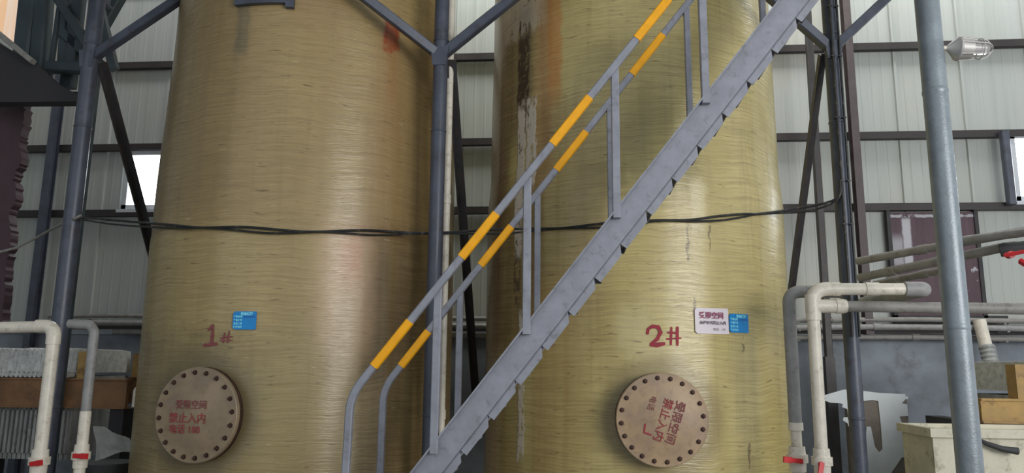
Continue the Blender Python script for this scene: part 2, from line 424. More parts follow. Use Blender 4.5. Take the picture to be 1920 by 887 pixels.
# windows
def window(n, px0, px1, py0, py1, wext=None):
    x0, z1 = xz(px0, py0, YW-.06); x1, z0 = xz(px1, py1, YW-.06)
    if wext: x1 = x0 + wext
    e = bpy.data.objects.new('window_%d' % n, None); C.objects.link(e); e.location = (x0, YW-.05, z0); struct(e)
    fr = MB(); w = .07
    for a, b in (((x0,z0),(x1,z0+w)), ((x0,z1-w),(x1,z1)), ((x0,z0),(x0+w,z1)), ((x1-w,z0),(x1,z1)), (((x0+x1)/2-.03,z0),((x0+x1)/2+.03,z1))):
        fr.box((a[0], YW-.09, a[1]), (b[0], YW-.03, b[1]))
    fr.build('window_frame', M['frame_white'], e)
    s = MB(); s.box((x0-.05, YW-.13, z0-.05), (x1+.05, YW-.03, z0)); s.build('window_sill', M['frame_white'], e)
    g = MB(); g.box((x0+w, YW-.055, z0+w), (x1-w, YW-.045, z1-w)); g.build('pane', M['daylight'], e)
window(1, 240, 330, 284, 393, 1.5)
window(2, 1889, 1990, 252, 378, 1.5)
mb = MB()
a = at(1880, 250, YW-.17); mb.bar((a.x, YW-.2, at(880,395,YW-.08).z), (a.x, YW-.2, at(880,267,YW-.08).z), .10, .10, up=(0,1,0)); struct(mb.build('trim_7', M['frame']))
a = at(1592, 150, YW-.2)
mb = MB(); mb.hbeam((a.x, YW-.24, zs), (a.x, YW-.24, 8.8), .10, .14, .012, up=(0,1,0)); struct(mb.build('trim_8', M['redcol']))
a = at(106, 250, YW-.2)
mb = MB(); mb.hbeam((a.x, YW-.24, 0), (a.x, YW-.24, 8.8), .10, .14, .01, up=(0,1,0)); struct(mb.build('trim_9', M['frame']))
# warm lit translucent panel high on the left wall
mb = MB(); p = at(0, 0, 9.0)
# ================================================================== TANKS
def bend_text(txt, size, fn, m, name, parent, align='CENTER', bold=.0):
    cu = bpy.data.curves.new(name, 'FONT'); cu.body = txt; cu.size = size; cu.align_x = align; cu.align_y = 'CENTER'
    cu.offset = bold; cu.resolution_u = 2
    o = bpy.data.objects.new(name, cu); C.objects.link(o)
    dg = bpy.context.evaluated_depsgraph_get(); me0 = o.evaluated_get(dg).to_mesh()
    mb = MB(); mb.add([fn(v.co.x, v.co.y) for v in me0.vertices], [tuple(p.vertices) for p in me0.polygons])
    o.evaluated_get(dg).to_mesh_clear(); bpy.data.objects.remove(o); bpy.data.curves.remove(cu)
    return mb.build(name, m, parent)
def strokes(lines, w, fn, jit=.0):
    """brush strokes on a (u, v) surface; each line is a list of (u, v, width factor)"""
    mb = MB()
    for ln in lines:
        pts = []
        for i in range(len(ln)-1):
            for q in range(6):
                f = q/6; pts.append([ln[i][j]*(1-f)+ln[i+1][j]*f for j in range(3)])
        pts.append(list(ln[-1])); n = len(pts); vs = []
        for i, (u, v, k) in enumerate(pts):
            a = pts[max(i-1,0)]; b = pts[min(i+1,n-1)]
            dx, dy = b[0]-a[0], b[1]-a[1]; L = math.hypot(dx, dy) or 1
            hw = w*k/2*(1+random.uniform(-jit, jit))
            if i in (0, n-1): hw *= .7
            vs += [fn(u-dy/L*hw, v+dx/L*hw), fn(u+dy/L*hw, v-dx/L*hw)]
        mb.add(vs, [(2*i, 2*i+1, 2*i+3, 2*i+2) for i in range(n-1)])
    return mb
def make_tank(k, label):
    cx, cy = TANKS[k]['c']
    T = thing('storage_tank', (cx, cy, 0), label, 'tank')
    prof = [(0.0, TANKS[k]['R']-.02), (.05, TANKS[k]['R'])]
    z = .1
    while z < 6.2: prof.append((z, prof_R(k, z))); z += .05
    r = prof_R(k, 6.2)
    for i in range(1, 9): prof.append((6.2+.45*math.sin(i/8*PI/2), r*math.cos(i/8*PI/2)))
    mb = MB(); mb.lathe((cx, cy, 0), (0,0,1), prof, 160); mb.build('tank_shell', tank_material(k), T)
    # base ring, lifting lugs
    mb = MB(); mb.lathe((cx, cy, 0), (0,0,1), [(0, TANKS[k]['R']+.06), (.10, TANKS[k]['R']+.06), (.13, TANKS[k]['R']-.01)], 120)
    mb.build('base_ring', M['concrete'], T)
    # manway
    mx, my = (366, 778) if k == 1 else (1242, 787)
    OFF = .13
    p, th, z = hit(k, mx, my, OFF)
    nrm = Vector((math.sin(th), -math.cos(th), 0)); tan = Vector((math.cos(th), math.sin(th), 0)); up = Vector((0,0,1))
    Rm = .372
    t = NT('manway_cover_fibreglass'); v = t.tc.outputs['Object']; 
    n1 = t.noise(v, 5, 4, .6); c = t.mix(t.rng(n1, .35, .65), lin(176,150,118) if k == 2 else lin(150,132,108), lin(156,134,112) if k == 2 else lin(132,118,98))
    c = t.mix(t.mul(t.rng(t.noise(v, 14, 5, .7), .5, .7), .4), c, lin(120,98,74))
    cm = t.out(c, .45, 0, t.bump(t.noise(v, 40, 3), .2, .003))
    mb = MB()
    # slightly dished blind cover
    mb.lathe(p, nrm, [(-.045, .001), (-.045, Rm-.004), (-.041, Rm), (-.006, Rm), (0, Rm-.006), (0, Rm-.09), (.012, Rm-.13), (.018, .001)], 72)
    cov = mb.build('manhole_cover', cm, T)
    mb = MB(); mb.lathe(p - nrm*.045, nrm, [(-.035, Rm-.002), (-.002, Rm-.002)], 72)
    mb.lathe(p - nrm*.05, nrm, [(-.035, Rm), (-.035, .30), (-.32, .30)], 72)
    mb.build('manhole_flange', M['bolt'], T)
    NB = 20
    for i in range(NB):
        a = 2*PI*(i+.3)/NB; q = p + (tan*math.cos(a) + up*math.sin(a))*(Rm-.042)
        mb = MB(); mb.lathe(q, nrm, [(-.002, .021), (.003, .021), (.003, .0145), (.016, .0145), (.018, .001)], 6, False)
        mb.build('bolt', M['bolt'], cov)
    rot = 0.0 if k == 1 else R(-108)
    def onf(u0, v0, ang=0.0, off=.0205):
        ca, sa = math.cos(rot+ang), math.sin(rot+ang)
        return lambda u, v: p + tan*((u*ca - v*sa)+u0) + up*((u*sa + v*ca)+v0) + nrm*off
    if k == 1:
        bend_text('受限空间', .072, onf(-.03, .075), M['ink_red_faded'], 'painted_text', cov, bold=.001)
        bend_text('禁止入内', .085, onf(-.055, -.03), M['ink_red_mid'], 'painted_text', cov, bold=.001)
        bend_text('电话 188', .075, onf(-.075, -.115), M['ink_red_mid'], 'painted_text', cov, bold=.001)
    else:
        bend_text('受限空间', .088, onf(.095, -.02), M['ink_red_faded'], 'painted_text', cov, bold=.001)
        bend_text('禁止入内', .088, onf(.0, -.0), M['ink_red_mid'], 'painted_text', cov, bold=.001)
        bend_text('电话', .06, onf(-.085, .13), M['ink_red_faded'], 'painted_text', cov)
        mb = strokes([[(-.14,-.03,1),(-.15,-.10,1),(-.09,-.12,1)]], .012, onf(0,0).__call__ if False else (lambda u, v: p + tan*u + up*v + nrm*.0206))
        mb.build('painted_text', M['ink_red'], cov)
    # number painted by brush
    nx, ny = (385, 650) if k == 1 else (1212, 650)
    _, tn, zn = hit(k, nx, ny)
    Rk = TANKS[k]['R']
    sc_ = .0046 if k == 2 else .0048
    f = lambda u, v: on_tank(k, tn + u*sc_/Rk, zn + v*sc_, .006)
    if k == 1:
        L = [[(3,26,.7),(12,37,1.1),(13,20,1.3),(12,3,1.3)], [(-4,2,1),(8,3,1.4),(24,5,1)],
             [(34,6,.7),(36,24,.6)], [(42,6,.6),(44,27,.6)], [(28,14,.6),(50,17,.6)], [(28,10,.5),(52,11,.5)]]
        strokes(L, 4.6, f, .15).build('painted_number', M['ink_red_faded'], T)
    else:
        L = [[(2,22,1),(4,32,1.1),(12,37,1.3),(22,35,1.4),(26,26,1.4),(20,14,1.3),(8,4,1.2)], [(6,4,1.2),(18,3,1.6),(34,6,1.2)],
             [(44,3,.9),(46,36,.9)], [(56,2,1.1),(57,37,1.1)], [(38,26,.8),(58,25,.8)], [(36,14,.7),(64,16,.7)]]
        strokes(L, 5.0, f, .12).build('painted_number', M['ink_red'], T)
    return T
T1 = make_tank(1, 'tall olive fibreglass storage tank painted 1# in red, left of the dark pipe column')
T2 = make_tank(2, 'tall yellow-green fibreglass storage tank painted 2#, behind the staircase')
# white pipe stub on the left flank of tank one
p = at(255, 740, 7.3)
mb = MB(); mb.tube(run([(-4.15, p.y, p.z+.04), (p.x, p.y, p.z+.06), (p.x, p.y, p.z-.12)], .04), .03, 14)
mb.build('outlet_nozzle', M['pvc_white'], T1)
# bracket high on tank one
pa, ta, za = hit(1, 452, 6, .03); pb, tb, zb = hit(1, 552, 4, .03)
mb = MB(); n = 10; th0 = min(ta, tb); th1 = max(ta, tb)
for a0, a1, z0, z1, off in ((th0-.04, th1, za-.02, za+.10, .05), (th1-.05, th1+.0, za-.06, za, .05)):
    vs = []
    for i in range(n+1):
        th = a0+(a1-a0)*i/n
        vs += [on_tank(1, th, z0, .0), on_tank(1, th, z0, off), on_tank(1, th, z1, off), on_tank(1, th, z1, .0)]
    fs = [(4*i+j, 4*i+(j+1)%4, 4*i+4+(j+1)%4, 4*i+4+j) for i in range(n) for j in range(4)] + [(0,1,2,3), (4*n+3,4*n+2,4*n+1,4*n)]
    mb.add(vs, fs)
mb.build('steel_bracket', M['frame'], T1)

# ------------------------------------------------------------------ signs on the tanks
def tank_sign(k, px0, px1, py0, py1, m, name, label, cat, fill):
    _, t0, _ = hit(k, px0, (py0+py1)/2); _, t1, _ = hit(k, px1, (py0+py1)/2)
    _, _, z1 = hit(k, (px0+px1)/2, py0); _, _, z0 = hit(k, (px0+px1)/2, py1)
    tm, zm = (t0+t1)/2, (z0+z1)/2; w = (t1-t0)*TANKS[k]['R']; h = z1-z0
    P = on_tank(k, tm, zm, .012)
    e = thing(name, P, label, cat)
    tan = Vector((math.cos(tm), math.sin(tm), 0)); nr = Vector((math.sin(tm), -math.cos(tm), 0))
    f = lambda u, v, o=.014: on_tank(k, tm + u/TANKS[k]['R'], zm + v, o)
    mb = MB(); n = 8; cr = .018
    out = [(-w/2+cr, h/2), (w/2-.004, h/2), (w/2, h/2-.004), (w/2, -h/2+.004), (w/2-.004, -h/2), (-w/2+cr, -h/2), (-w/2, -h/2+cr), (-w/2, h/2-cr)]
    mb.add([f(u, v, .004) for u, v in out] + [f(u, v, .014) for u, v in out],
           [tuple(range(8)), tuple(reversed(range(8, 16)))] + [(i, (i+1)%8, 8+(i+1)%8, 8+i) for i in range(8)])
    mb.build('sign_board', m, e)
    fill(e, f, w, h)
    return e
def blue_fill(e, f, w, h):
    g = lambda u0, v0: (lambda u, v: f(u0+u, v0+v, .0165))
    bend_text('安全须知', h*.17, g(w*.1, h*.36), M['ink_cyan'], 'sign_text', e, bold=.002)
    mb = MB()
    vs = [(-.02, .24), (.47, .24), (.47, .15), (-.02, .15)]
    mb.add([f(u*w, v*h, .0158) for u, v in vs], [(0,1,2,3)])
    mb.build('dark_field', M['blue_dark'], e)
    for r_, s_ in enumerate(('设备名称', '设备编号', '负责人员', '联系电话')):
        bend_text(s_, h*.125, g(-w*.27, h*(.2-.19*r_)), M['ink_cyan'], 'sign_text', e, bold=.001)
def white_fill(e, f, w, h):
    g = lambda u0, v0: (lambda u, v: f(u0+u, v0+v, .0165))
    bend_text('受限空间', h*.27, g(-w*.02, h*.2), M['ink_maroon'], 'sign_text', e, bold=.0015)
    bend_text('未经许可禁止入内', h*.145, g(w*.02, -h*.08), M['ink_grey'], 'sign_text', e, bold=.001)
    bend_text('电话：119', h*.12, g(w*.2, -h*.33), M['ink_grey'], 'sign_text', e)
tank_sign(1, 438, 481, 584, 618, M['blue'], 'information_sign', 'small blue information sign stuck on the tank marked 1#', 'sign', blue_fill)
tank_sign(2, 1366, 1401, 589, 624, M['blue'], 'information_sign', 'small blue information sign beside the white notice on tank 2#', 'sign', blue_fill)
tank_sign(2, 1302, 1364, 578, 626, M['sign_white'], 'warning_notice', 'white confined space notice with maroon Chinese characters on tank 2#', 'sign', white_fill)

# ================================================================== PLATFORM FRAME (columns in front of the tanks, braces, beams)
YCS = {1: 6.75, 2: 6.40, 3: 6.90}; YC = 6.75
nodes = {1: at(180, 105, YCS[1]), 2: at(825, 100, YCS[2]), 3: at(1566, 88, YCS[3])}
ZB = max(n.z for n in nodes.values()) + .6
xs = {1: at(154, 250, YCS[1]).x, 2: at(820, 330, YCS[2]).x, 3: at(1580, 400, YCS[3]).x}
F = thing('platform_frame', (xs[2], YCS[2], 0), 'dark blue-grey steel platform frame of pipe columns and braces standing around both tanks', 'steel frame')
for k in (1, 2, 3):
    y = YCS[k]; x = xs[k]; z = nodes[k].z
    rc = .078 if k == 1 else .066
    mb = MB(); mb.tube([(x, y, 0), (x, y, ZB)], rc, 28)
    mb.lathe((x, y, 0), (0,0,1), [(0,.001),(0,.14),(.015,.14),(.015,.066)], 4, False)
    for zz in (z+.12, z-.75, 1.2): mb.lathe((x, y, zz), (0,0,1), [(-.012,rc),(-.006,rc+.005),(.006,rc+.005),(.012,rc)], 28)
    mb.build('column', M['frame'], F)
    # knee braces
    ends = {1: (None, at(345, -8, 6.6)), 2: (at(672, -14, 6.02), at(975, -14, 6.3)), 3: (at(1440, -10, 6.6), at(1672, -12, 6.9))}[k]
    for b in ends:
        if b is None: continue
        a = Vector((x, y, z-.03)); b = a + (b-a)*((ZB+.05-a.z)/(b.z-a.z))
        mb = MB(); mb.bar(a, b, .085, .095, up=(0,1,0)); mb.build('knee_brace', M['frame'], F)
    mb = MB(); mb.prism([(x-.06,z-.14),(x+.06,z-.14),(x+.085,z+.04),(x-.085,z+.04)], y-.072, y-.062); mb.build('gusset_plate', M['frame'], F)
    # braces running back behind the tanks
    e = {1: 9.2, 2: 8.75, 3: 9.6}[k]
    mb = MB(); mb.angle((x+.09 if k != 3 else x-.06, y+.05, z-.05), (x+.09 if k != 3 else x-.06, e, z-.05-(e-y)*1.42), .08, .014, up=(1,0,0)); mb.build('cross_brace', M['frame_dark'], F)
a = at(1531, 300, 9.9)
mb = MB(); mb.bar((a.x, 9.9, zs-.3), (a.x, 9.9, 8.8), .09, .09, up=(0,1,0)); mb.box((a.x-.06, 9.85, 0), (a.x+.06, 9.95, zs-.3)); mb.build('column', M['frame_dark'], F)
mb = MB(); mb.hbeam((xs[1]-1.2, 5.9, ZB+.1), (xs[3]+1.6, 5.9, ZB+.1), .12, .2, .012); mb.build('beam', M['frame'], F)
for k in (1, 2, 3):
    mb = MB(); mb.hbeam((xs[k], 5.9, ZB+.1), (xs[k], YCS[k]+.2, ZB+.1), .1, .18, .012); mb.build('beam', M['frame'], F)

# left end of the frame: crowded dark posts and a landing
LF = thing('side_landing', (at(60,170,7.4).x, 7.4, 0), 'dark steel landing with crowded posts and struts at the upper left', 'steel frame')
def bar_px(a, b, Y0, Y1, w, m, name, parent, d=None):
    mb = MB(); mb.bar(at(*a, Y0), at(*b, Y1), d or w, w, up=(0,1,0)); return mb.build(name, m, parent)
bar_px((-60,176), (166,184), 7.3, 7.3, .13, M['hole'], 'beam', LF, .1)
mb = MB(); mb.prism([xz(a, b, 7.1) for a, b in ((-60,40),(0,82),(62,118),(96,150),(150,180),(150,190),(-60,192))], 7.1, 7.25); mb.build('deck_edge', M['hole'], LF)
bar_px((-30,40), (62,116), 7.0, 7.0, .075, M['pipe_dull'], 'edge_rail', LF, .05)
for a, b, w in (((62,-30),(42,160),.20), ((86,-30),(70,165),.16), ((118,-30),(92,150),.05), ((138,10),(118,170),.07), ((152,-30),(130,165),.12), ((126,-30),(116,120),.08), ((196,-30),(176,118),.12), ((176,-30),(168,130),.05)):
    bar_px(a, b, 7.6, 7.6, w, M['green_dark'], 'post', LF)
bar_px((92,-30), (182,112), 7.5, 7.5, .10, M['green_dark'], 'strut', LF)
bar_px((232,-20), (186,60), 7.5, 7.5, .12, M['green_dark'], 'strut', LF)
bar_px((176,-30), (214,130), 7.3, 7.3, .09, M['green_dark'], 'strut', LF)
bar_px((120,62), (186,120), 7.6, 7.6, .12, M['green_dark'], 'strut', LF)
bar_px((90,126), (200,130), 7.4, 7.4, .12, M['green_dark'], 'beam', LF)
pp = at(103, 480, 7.6); mb = MB(); mb.bar((pp.x, 7.9, 0), (pp.x+.02, 7.9, at(120,120,7.9).z), .09, .09, up=(0,1,0)); mb.build('post', M['green_dark'], LF)
# glowing translucent sheet on the left wall
z0 = at(20, 95, 8.2).z
e = bpy.data.objects.new('window_3', None); C.objects.link(e); e.location = (at(30,40,8.6).x, 8.6, z0); struct(e)
mb = MB(); q = [at(-80, 20, 8.2), at(38, 88, 8.2), at(46, -60, 8.2), at(-80, -60, 8.2)]
q2 = [v + Vector((0,.04,0)) for v in q]
mb.add(q+q2, [(0,1,2,3),(7,6,5,4),(0,4,5,1),(1,5,6,2),(2,6,7,3),(3,7,4,0)]); mb.build('pane', M['warm'], e)
# maroon steel panel at the far left with a ragged crusted edge
mb = MB(); pts = [(-120,150),(46,186),(44,230),(36,262),(40,300),(26,330),(30,370),(16,402),(20,440),(10,500),(8,560),(2,620),(-120,640)]
o2 = []
for i in range(len(pts)-1):
    for q in range(9):
        f = q/9; j = random.uniform(-4,4)*random.random() if 0 < i < len(pts)-2 else 0
        o2.append((pts[i][0]*(1-f)+pts[i+1][0]*f + j, pts[i][1]*(1-f)+pts[i+1][1]*f))
o2.append(pts[-1])
mb.prism([xz(a, b, 7.7) for a, b in o2], 7.7, 7.82)
pa = at(-60, 640, 7.7); mb.box((pa.x-.06, 7.7, 0), (pa.x+.06, 7.82, pa.z+.05))
tag(mb.build('steel_partition', M['maroon'], None, (pa.x, 7.76, 0)), 'maroon steel panel with a ragged crusted edge at the far left of the hall', 'panel')

# white down pipe behind column 2
YD = YCS[2]+.14; x = at(839, 300, YD).x
mb = MB(); mb.tube([(x, YD, 0), (x, YD, ZB-.1)], .036, 18)
for z in (1.2, 3.1, 4.6): mb.lathe((x, YD, z), (0,0,1), [(-.04,.036),(-.04,.043),(.04,.043),(.04,.036)], 20)
tag(mb.build('down_pipe', M['pvc_white'], None, (x, YD, 0)), 'slim white plastic down pipe just behind the middle dark column', 'pipe')

# ================================================================== STAIRCASE
YS, YF = 5.1, 5.76
tA, tB = at(770, 887, YS), at(1461, 0, YS)
d = (tB - tA); d.y = 0; slope = d.z/d.x
def top(x): return tA.z + (x-tA.x)*slope
dn = Vector((1, 0, slope)).normalized(); nn = Vector((-dn.z, 0, dn.x))     # along, and up-normal
SH = .165
x0 = tA.x - tA.z/slope; x1 = x0 + 6.3/slope
S = thing('steel_staircase', (x0, YS, 0), 'grey steel staircase climbing right with yellow-banded handrails in front of the tanks', 'staircase')
def stringer(y, side):
    a = Vector((x0, y, 0)) ; b = Vector((x1, y, top(x1)))
    a = Vector((x0, y, top(x0))) - nn*SH/2 + dn*.135; b = b - nn*SH/2
    mb = MB(); mb.channel(a, b, .062, SH, .010, up=(-nn.x*1, 0, nn.z) if False else nn, side=side)
    return mb
stringer(YS, -1).build('stringer', M['stair'], S)
stringer(YF, 1).build('stringer', M['stair'], S)
mb = MB(); a = Vector((x0, YS-.004, top(x0))) - nn*.004 + dn*.02; b = Vector((x1, YS-.004, top(x1))) - nn*.004
mb.sect(a, b, [(0,-.006),(.05,-.006),(.05,.006),(0,.006)], nn)
mb.build('stringer_lip', M['stair'], S)
# treads: folded pans, front lip down and back lip down
rise = .232; n = int(top(x1)/rise)
for i in range(1, n+1):
    z = i*rise; xf = x0 + z/slope + .05
    mb = MB(); t_ = .006
    mb.box((xf, YS+.055, z-.035), (xf+.15, YF-.012, z-.035+t_))
    mb.box((xf, YS+.055, z-.075), (xf+t_, YF-.012, z-.035)); mb.box((xf+.15-t_, YS+.055, z-.075), (xf+.15, YF-.012, z-.035))
    for s_ in (YS+.055, YF-.018): mb.box((xf, s_, z-.075), (xf+.15, s_+.006, z-.035))
    mb.build('tread', M['stair'], S)
    mb = MB(); pz = rise/abs(dn.z); c0 = Vector((x0 + z/slope, 0, z))
    pl = [(0,-.172),(pz*.98,-.172),(pz*.80,-.222),(0,-.222)]
    pl = [c0 + dn*u + nn*v for u, v in pl]
    if min(p.z for p in pl) > 0:
        mb.prism([(p.x, p.z) for p in pl], YS+.004, YS+.010)
        pl = [c0 + dn*u + nn*v for u, v in ((0,-.168),(pz*.98,-.168),(pz*.98,-.174),(0,-.174))]
        mb.prism([(p.x, p.z) for p in pl], YS+.004, YS+.05)
        mb.build('tread_bracket', M['stair'], S)
# handrails
def rail(y, pts, bands, r):
    P = [at(a, b, y) for a, b in pts]
    mb = MB()
    low, first, last = P[0], P[1], P[-1]
    path = run([Vector((low.x, y, low.z)), first, last + (last-first).normalized()*1.6], .12)
    for v in path: v.y = y
    ref = Vector((0,1,0)); ring = []; c = r*.28
    prof = [(-r+c,-r),(r-c,-r),(r,-r+c),(r,r-c),(r-c,r),(-r+c,r),(-r,r-c),(-r,-r+c)]
    m_ = len(path); vs = []
    for i, p in enumerate(path):
        t = (path[min(i+1,m_-1)]-path[max(i-1,0)]).normalized(); u = t.cross(ref).normalized()
        vs += [p + u*a + ref*b for a, b in prof]
    fs = [(8*i+j, 8*i+(j+1)%8, 8*i+8+(j+1)%8, 8*i+8+j) for i in range(m_-1) for j in range(8)] + [tuple(range(8)), tuple(range(8*m_-8, 8*m_))]
    mb.add(vs, fs)
    h = mb.build('handrail', M['stair'], S)
    dd = (last-first).normalized()
    for (a0, b0), (a1, b1) in bands:
        q0, q1 = at(a0, b0, y), at(a1, b1, y)
        u0, u1 = (q0-first).dot(dd), (q1-first).dot(dd)
        bb = MB(); bb.bar(first+dd*u0, first+dd*u1, 2*r+.006, 2*r+.006, up=(0,1,0), c=c)
        o = bb.build('warning_band', M['yellow'], h); o['label'] = 'yellow warning band'
    return h
rx = at(650, 820, YS).x
def zpx(px, py, y): return at(px, py, y).z
near_pts = [(640, 1030), (657, 742), (1257, -6)]
rail(YS-.062, near_pts, [((705,690),(771,604)), ((868,485),(931,401)), ((1034,270),(1105,183)), ((1190,72),(1254,-3)), ((1350,-130),(1415,-215))], .0255)
far_pts = [(708, 1010), (719, 728), (1285, 12)]
rail(YF+.03, far_pts, [((757,690),(806,623)), ((904,500),(960,426)), ((1044,320),(1099,248)), ((1184,140),(1242,66)), ((1330,-50),(1385,-120))], .0255)
def rail_z(pts, y, x):
    p, q = at(*pts[1], y), at(*pts[2], y)
    return p.z + (x-p.x)*(q.z-p.z)/(q.x-p.x)
for (px, py), (qx, qy) in (((826,548),(812,838)), ((992,350),(985,612)), ((1151,140),(1157,402)), ((1316,-60),(1318,188)), ((1480,-270),(1482,0))):
    a = at(px, py, YS-.0); b = at(qx, qy, YS-.0); x = (a.x+b.x)/2
    mb = MB(); mb.bar((x, YS-.028, top(x)-.07), (x, YS-.028, rail_z(near_pts, YS-.062, x)), .056, .05, up=(0,1,0)); mb.build('post', M['stair'], S)
for px, py in ((863,548), (1008,362), (1143,204), (1287,14), (1420,-170)):
    a = at(px, py, YF+.03)
    mb = MB(); mb.bar((a.x, YF+.03, top(a.x)-.1), (a.x, YF+.035, rail_z(far_pts, YF+.03, a.x)), .048, .048, up=(0,1,0)); mb.build('post', M['stair'], S)

# ================================================================== FOREGROUND POST AND LAMP
YP = 5.25
pa, pb = at(1744, 0, YP), at(1812, 887, YP); px_ = (pa.x+pb.x)/2
mb = MB(); lean = (pb.x-pa.x)*0.5
mb.tube([(px_, YP, 0), (px_, YP, 6.6)], .080, 36)
mb.lathe((px_, YP, 0), (0,0,1), [(0,.001),(0,.2),(.02,.2),(.02,.08)], 4, False)
for z in (1.9, 3.55): mb.lathe((px_, YP, z), (0,0,1), [(-.02,.08),(-.008,.0835),(.008,.0835),(.02,.08)], 36)
tag(mb.build('round_post', M['post'], None, (px_, YP, 0)), 'thick round grey steel post in the right foreground carrying the caged lamp', 'post')
la = at(1768, 90, YP); lb = at(1856, 90, YP); ax = (lb-la).normalized(); ax.z -= .03; ax.normalize()
q0 = Vector((px_+.078, YP, la.z)); L = lb.x - q0.x; k = L/.33
E = thing('caged_lamp', q0, 'grey caged explosion-proof lamp sticking out sideways from the round post', 'lamp')
mb = MB(); mb.lathe(q0, ax, [(-.0,.016),(.03*k,.016)], 16); mb.build('stub_pipe', M['pvc_white'], E)
mb = MB(); mb.lathe(q0, ax, [(.025*k,.001),(.025*k,.018),(.035*k,.022),(.085*k,.070),(.098*k,.086),(.112*k,.088),(.116*k,.078),(.195*k,.072),(.20*k,.060),(.20*k,.001)], 40); mb.build('housing', M['lamp_grey'], E)
mb = MB(); mb.lathe(q0, ax, [(.2*k,.058),(.27*k,.058),(.31*k,.046),(.325*k,.02),(.328*k,.001)], 32); mb.build('glass_globe', M['glass'], E)
mb = MB(); mb.lathe(q0, ax, [(.2*k,.001),(.2*k,.022),(.25*k,.024),(.275*k,.012),(.28*k,.001)], 20); mb.build('bulb', M['sign_white'], E)
u = Vector((0,0,1)); w = ax.cross(u).normalized(); u = w.cross(ax)
for i in range(6):
    a = 2*PI*i/6+.3; rd = u*math.cos(a)+w*math.sin(a)
    mb = MB(); mb.tube(run([q0+ax*.10*k+rd*.085, q0+ax*.30*k+rd*.068, q0+ax*.345*k+rd*.02, q0+ax*.345*k], .03), .0045, 8); mb.build('guard_wire', M['lamp_grey'], E)
mb = MB(); pts = [q0+ax*.26*k+(u*math.cos(2*PI*i/28)+w*math.sin(2*PI*i/28))*.073 for i in range(29)]; mb.tube(pts, .004, 6); mb.build('guard_ring', M['lamp_grey'], E)

# ================================================================== PVC PIPES
def union(mb, p, r, z):
    mb.lathe((p[0], p[1], z), (0,0,1), [(-.17,r),(-.17,r*1.25),(-.10,r*1.3),(-.10,r*1.62),(-.04,r*1.62),(-.04,r*1.3),(.02,r*1.25),(.02,r)], 28)
def handle(p, dirx, r, parent, ry=.0):
    mb = MB(); y = p[1]-r*1.6
    mb.lathe((p[0], y+r*.9, p[2]), (0,-1,0), [(0,.02),(r*.95,.02),(r*.95,.001)], 14)
    a = Vector((p[0], y-.01, p[2])); b = a + Vector(dirx)
    mb.bar(a-(b-a)*.12, b, .035, .016, up=(0,1,0)); mb.bar(a+(b-a)*.55, b+(b-a)*.05, .045, .02, up=(0,1,0))
    o = mb.build('valve_handle', M['red'], parent); o['label'] = 'red lever handle'
YPV = 6.0
# right white pipe
cTop = at(1522, 542, YPV); x = cTop.x; r = .047
V = thing('pvc_pipe', (x, YPV, 0), 'white plastic pipe rising beside tank 2# with elbow and long horizontal arm', 'pipe')
e1 = at(1716, 541, YPV-.05)
mb = MB(); mb.tube(run([(x, YPV, 0), (x, YPV, cTop.z), (e1.x, YPV, e1.z)], .11), r, 24); mb.build('pipe_run', M['pvc_white'], V)
mb = MB(); mb.tube(run([(x, YPV, cTop.z-.20), (x, YPV, cTop.z), (x+.21, YPV, cTop.z)], .12), r*1.17, 24); mb.build('elbow', M['pvc_white'], V)
mb = MB(); mb.lathe((x+.40*(e1.x-x)+.15, YPV, cTop.z+(e1.z-cTop.z)*.6), (1,0,0), [(-.05,r),(-.05,r*1.12),(.05,r*1.12),(.05,r)], 24); mb.build('coupling', M['pvc_white'], V)
mb = MB(); mb.tube(run([(e1.x-.06, YPV, e1.z), (e1.x+.10, YPV, e1.z), (e1.x+.10, YPV+1.6, e1.z)], .07), r*1.25, 24); o = mb.build('elbow', M['pvc_grey'], V); o['label'] = 'dull grey elbow at the end of the arm'
zt = at(1522, 574, YPV).z
mb = MB(); mb.tube([(x-.0, YPV, zt), (x+.25, YPV, zt)], r*1.12, 24); mb.lathe((x, YPV, zt), (0,0,1), [(-.11,r),(-.11,r*1.18),(.09,r*1.18),(.09,r)], 24); mb.lathe((x+.23, YPV, zt),(1,0,0), [(-.06,r*1.1),(-.06,r*1.22),(.0,r*1.22),(.0,r)], 24); mb.build('tee', M['pvc_white'], V)
e2 = at(1990, 571, YPV); mb = MB(); mb.tube([(x+.2, YPV, zt), (e2.x, YPV, zt-.02)], r*.92, 22); o = mb.build('branch_pipe', M['pipe_dull'], V); o['label'] = 'dusty grey horizontal branch'
mb = MB(); union(mb, (x, YPV), r, zpx(1524, 846, YPV)); mb.build('union', M['pvc_white'], V)
zz = zpx(1505, 868, YPV); handle((x-.03, YPV, zz), (-.035, -.02, -.13), r, V)
for j in range(5):
    pass
# right grey pipe
YG = 6.25; c2 = at(1478, 547, YG); x2 = c2.x; r2 = .050
V = thing('pvc_pipe', (x2, YG, 0), 'grey plastic pipe with white lower end between tank 2# and the white pipe', 'pipe')
zw = zpx(1480, 792, YG)
mb = MB(); mb.tube(run([(x2, YG, zw), (x2, YG, c2.z), (x2+.42, YG, c2.z)], .10), r2, 24); mb.build('pipe_run', M['pvc_grey'], V)
mb = MB(); mb.tube([(x2, YG, 0), (x2, YG, zw)], r2*.85, 24); mb.lathe((x2, YG, zw), (0,0,1), [(-.06,r2*.8),(-.06,r2*1.15),(.0,r2*1.15),(.0,r2*.8)], 24); mb.build('pipe_sleeve', M['pvc_white'], V)
mb = MB(); union(mb, (x2, YG), r2, zpx(1483, 842, YG)); mb.build('union', M['pvc_white'], V)
handle((x2, YG, zpx(1478, 862, YG)), (-.13, -.03, .015), r2, V)
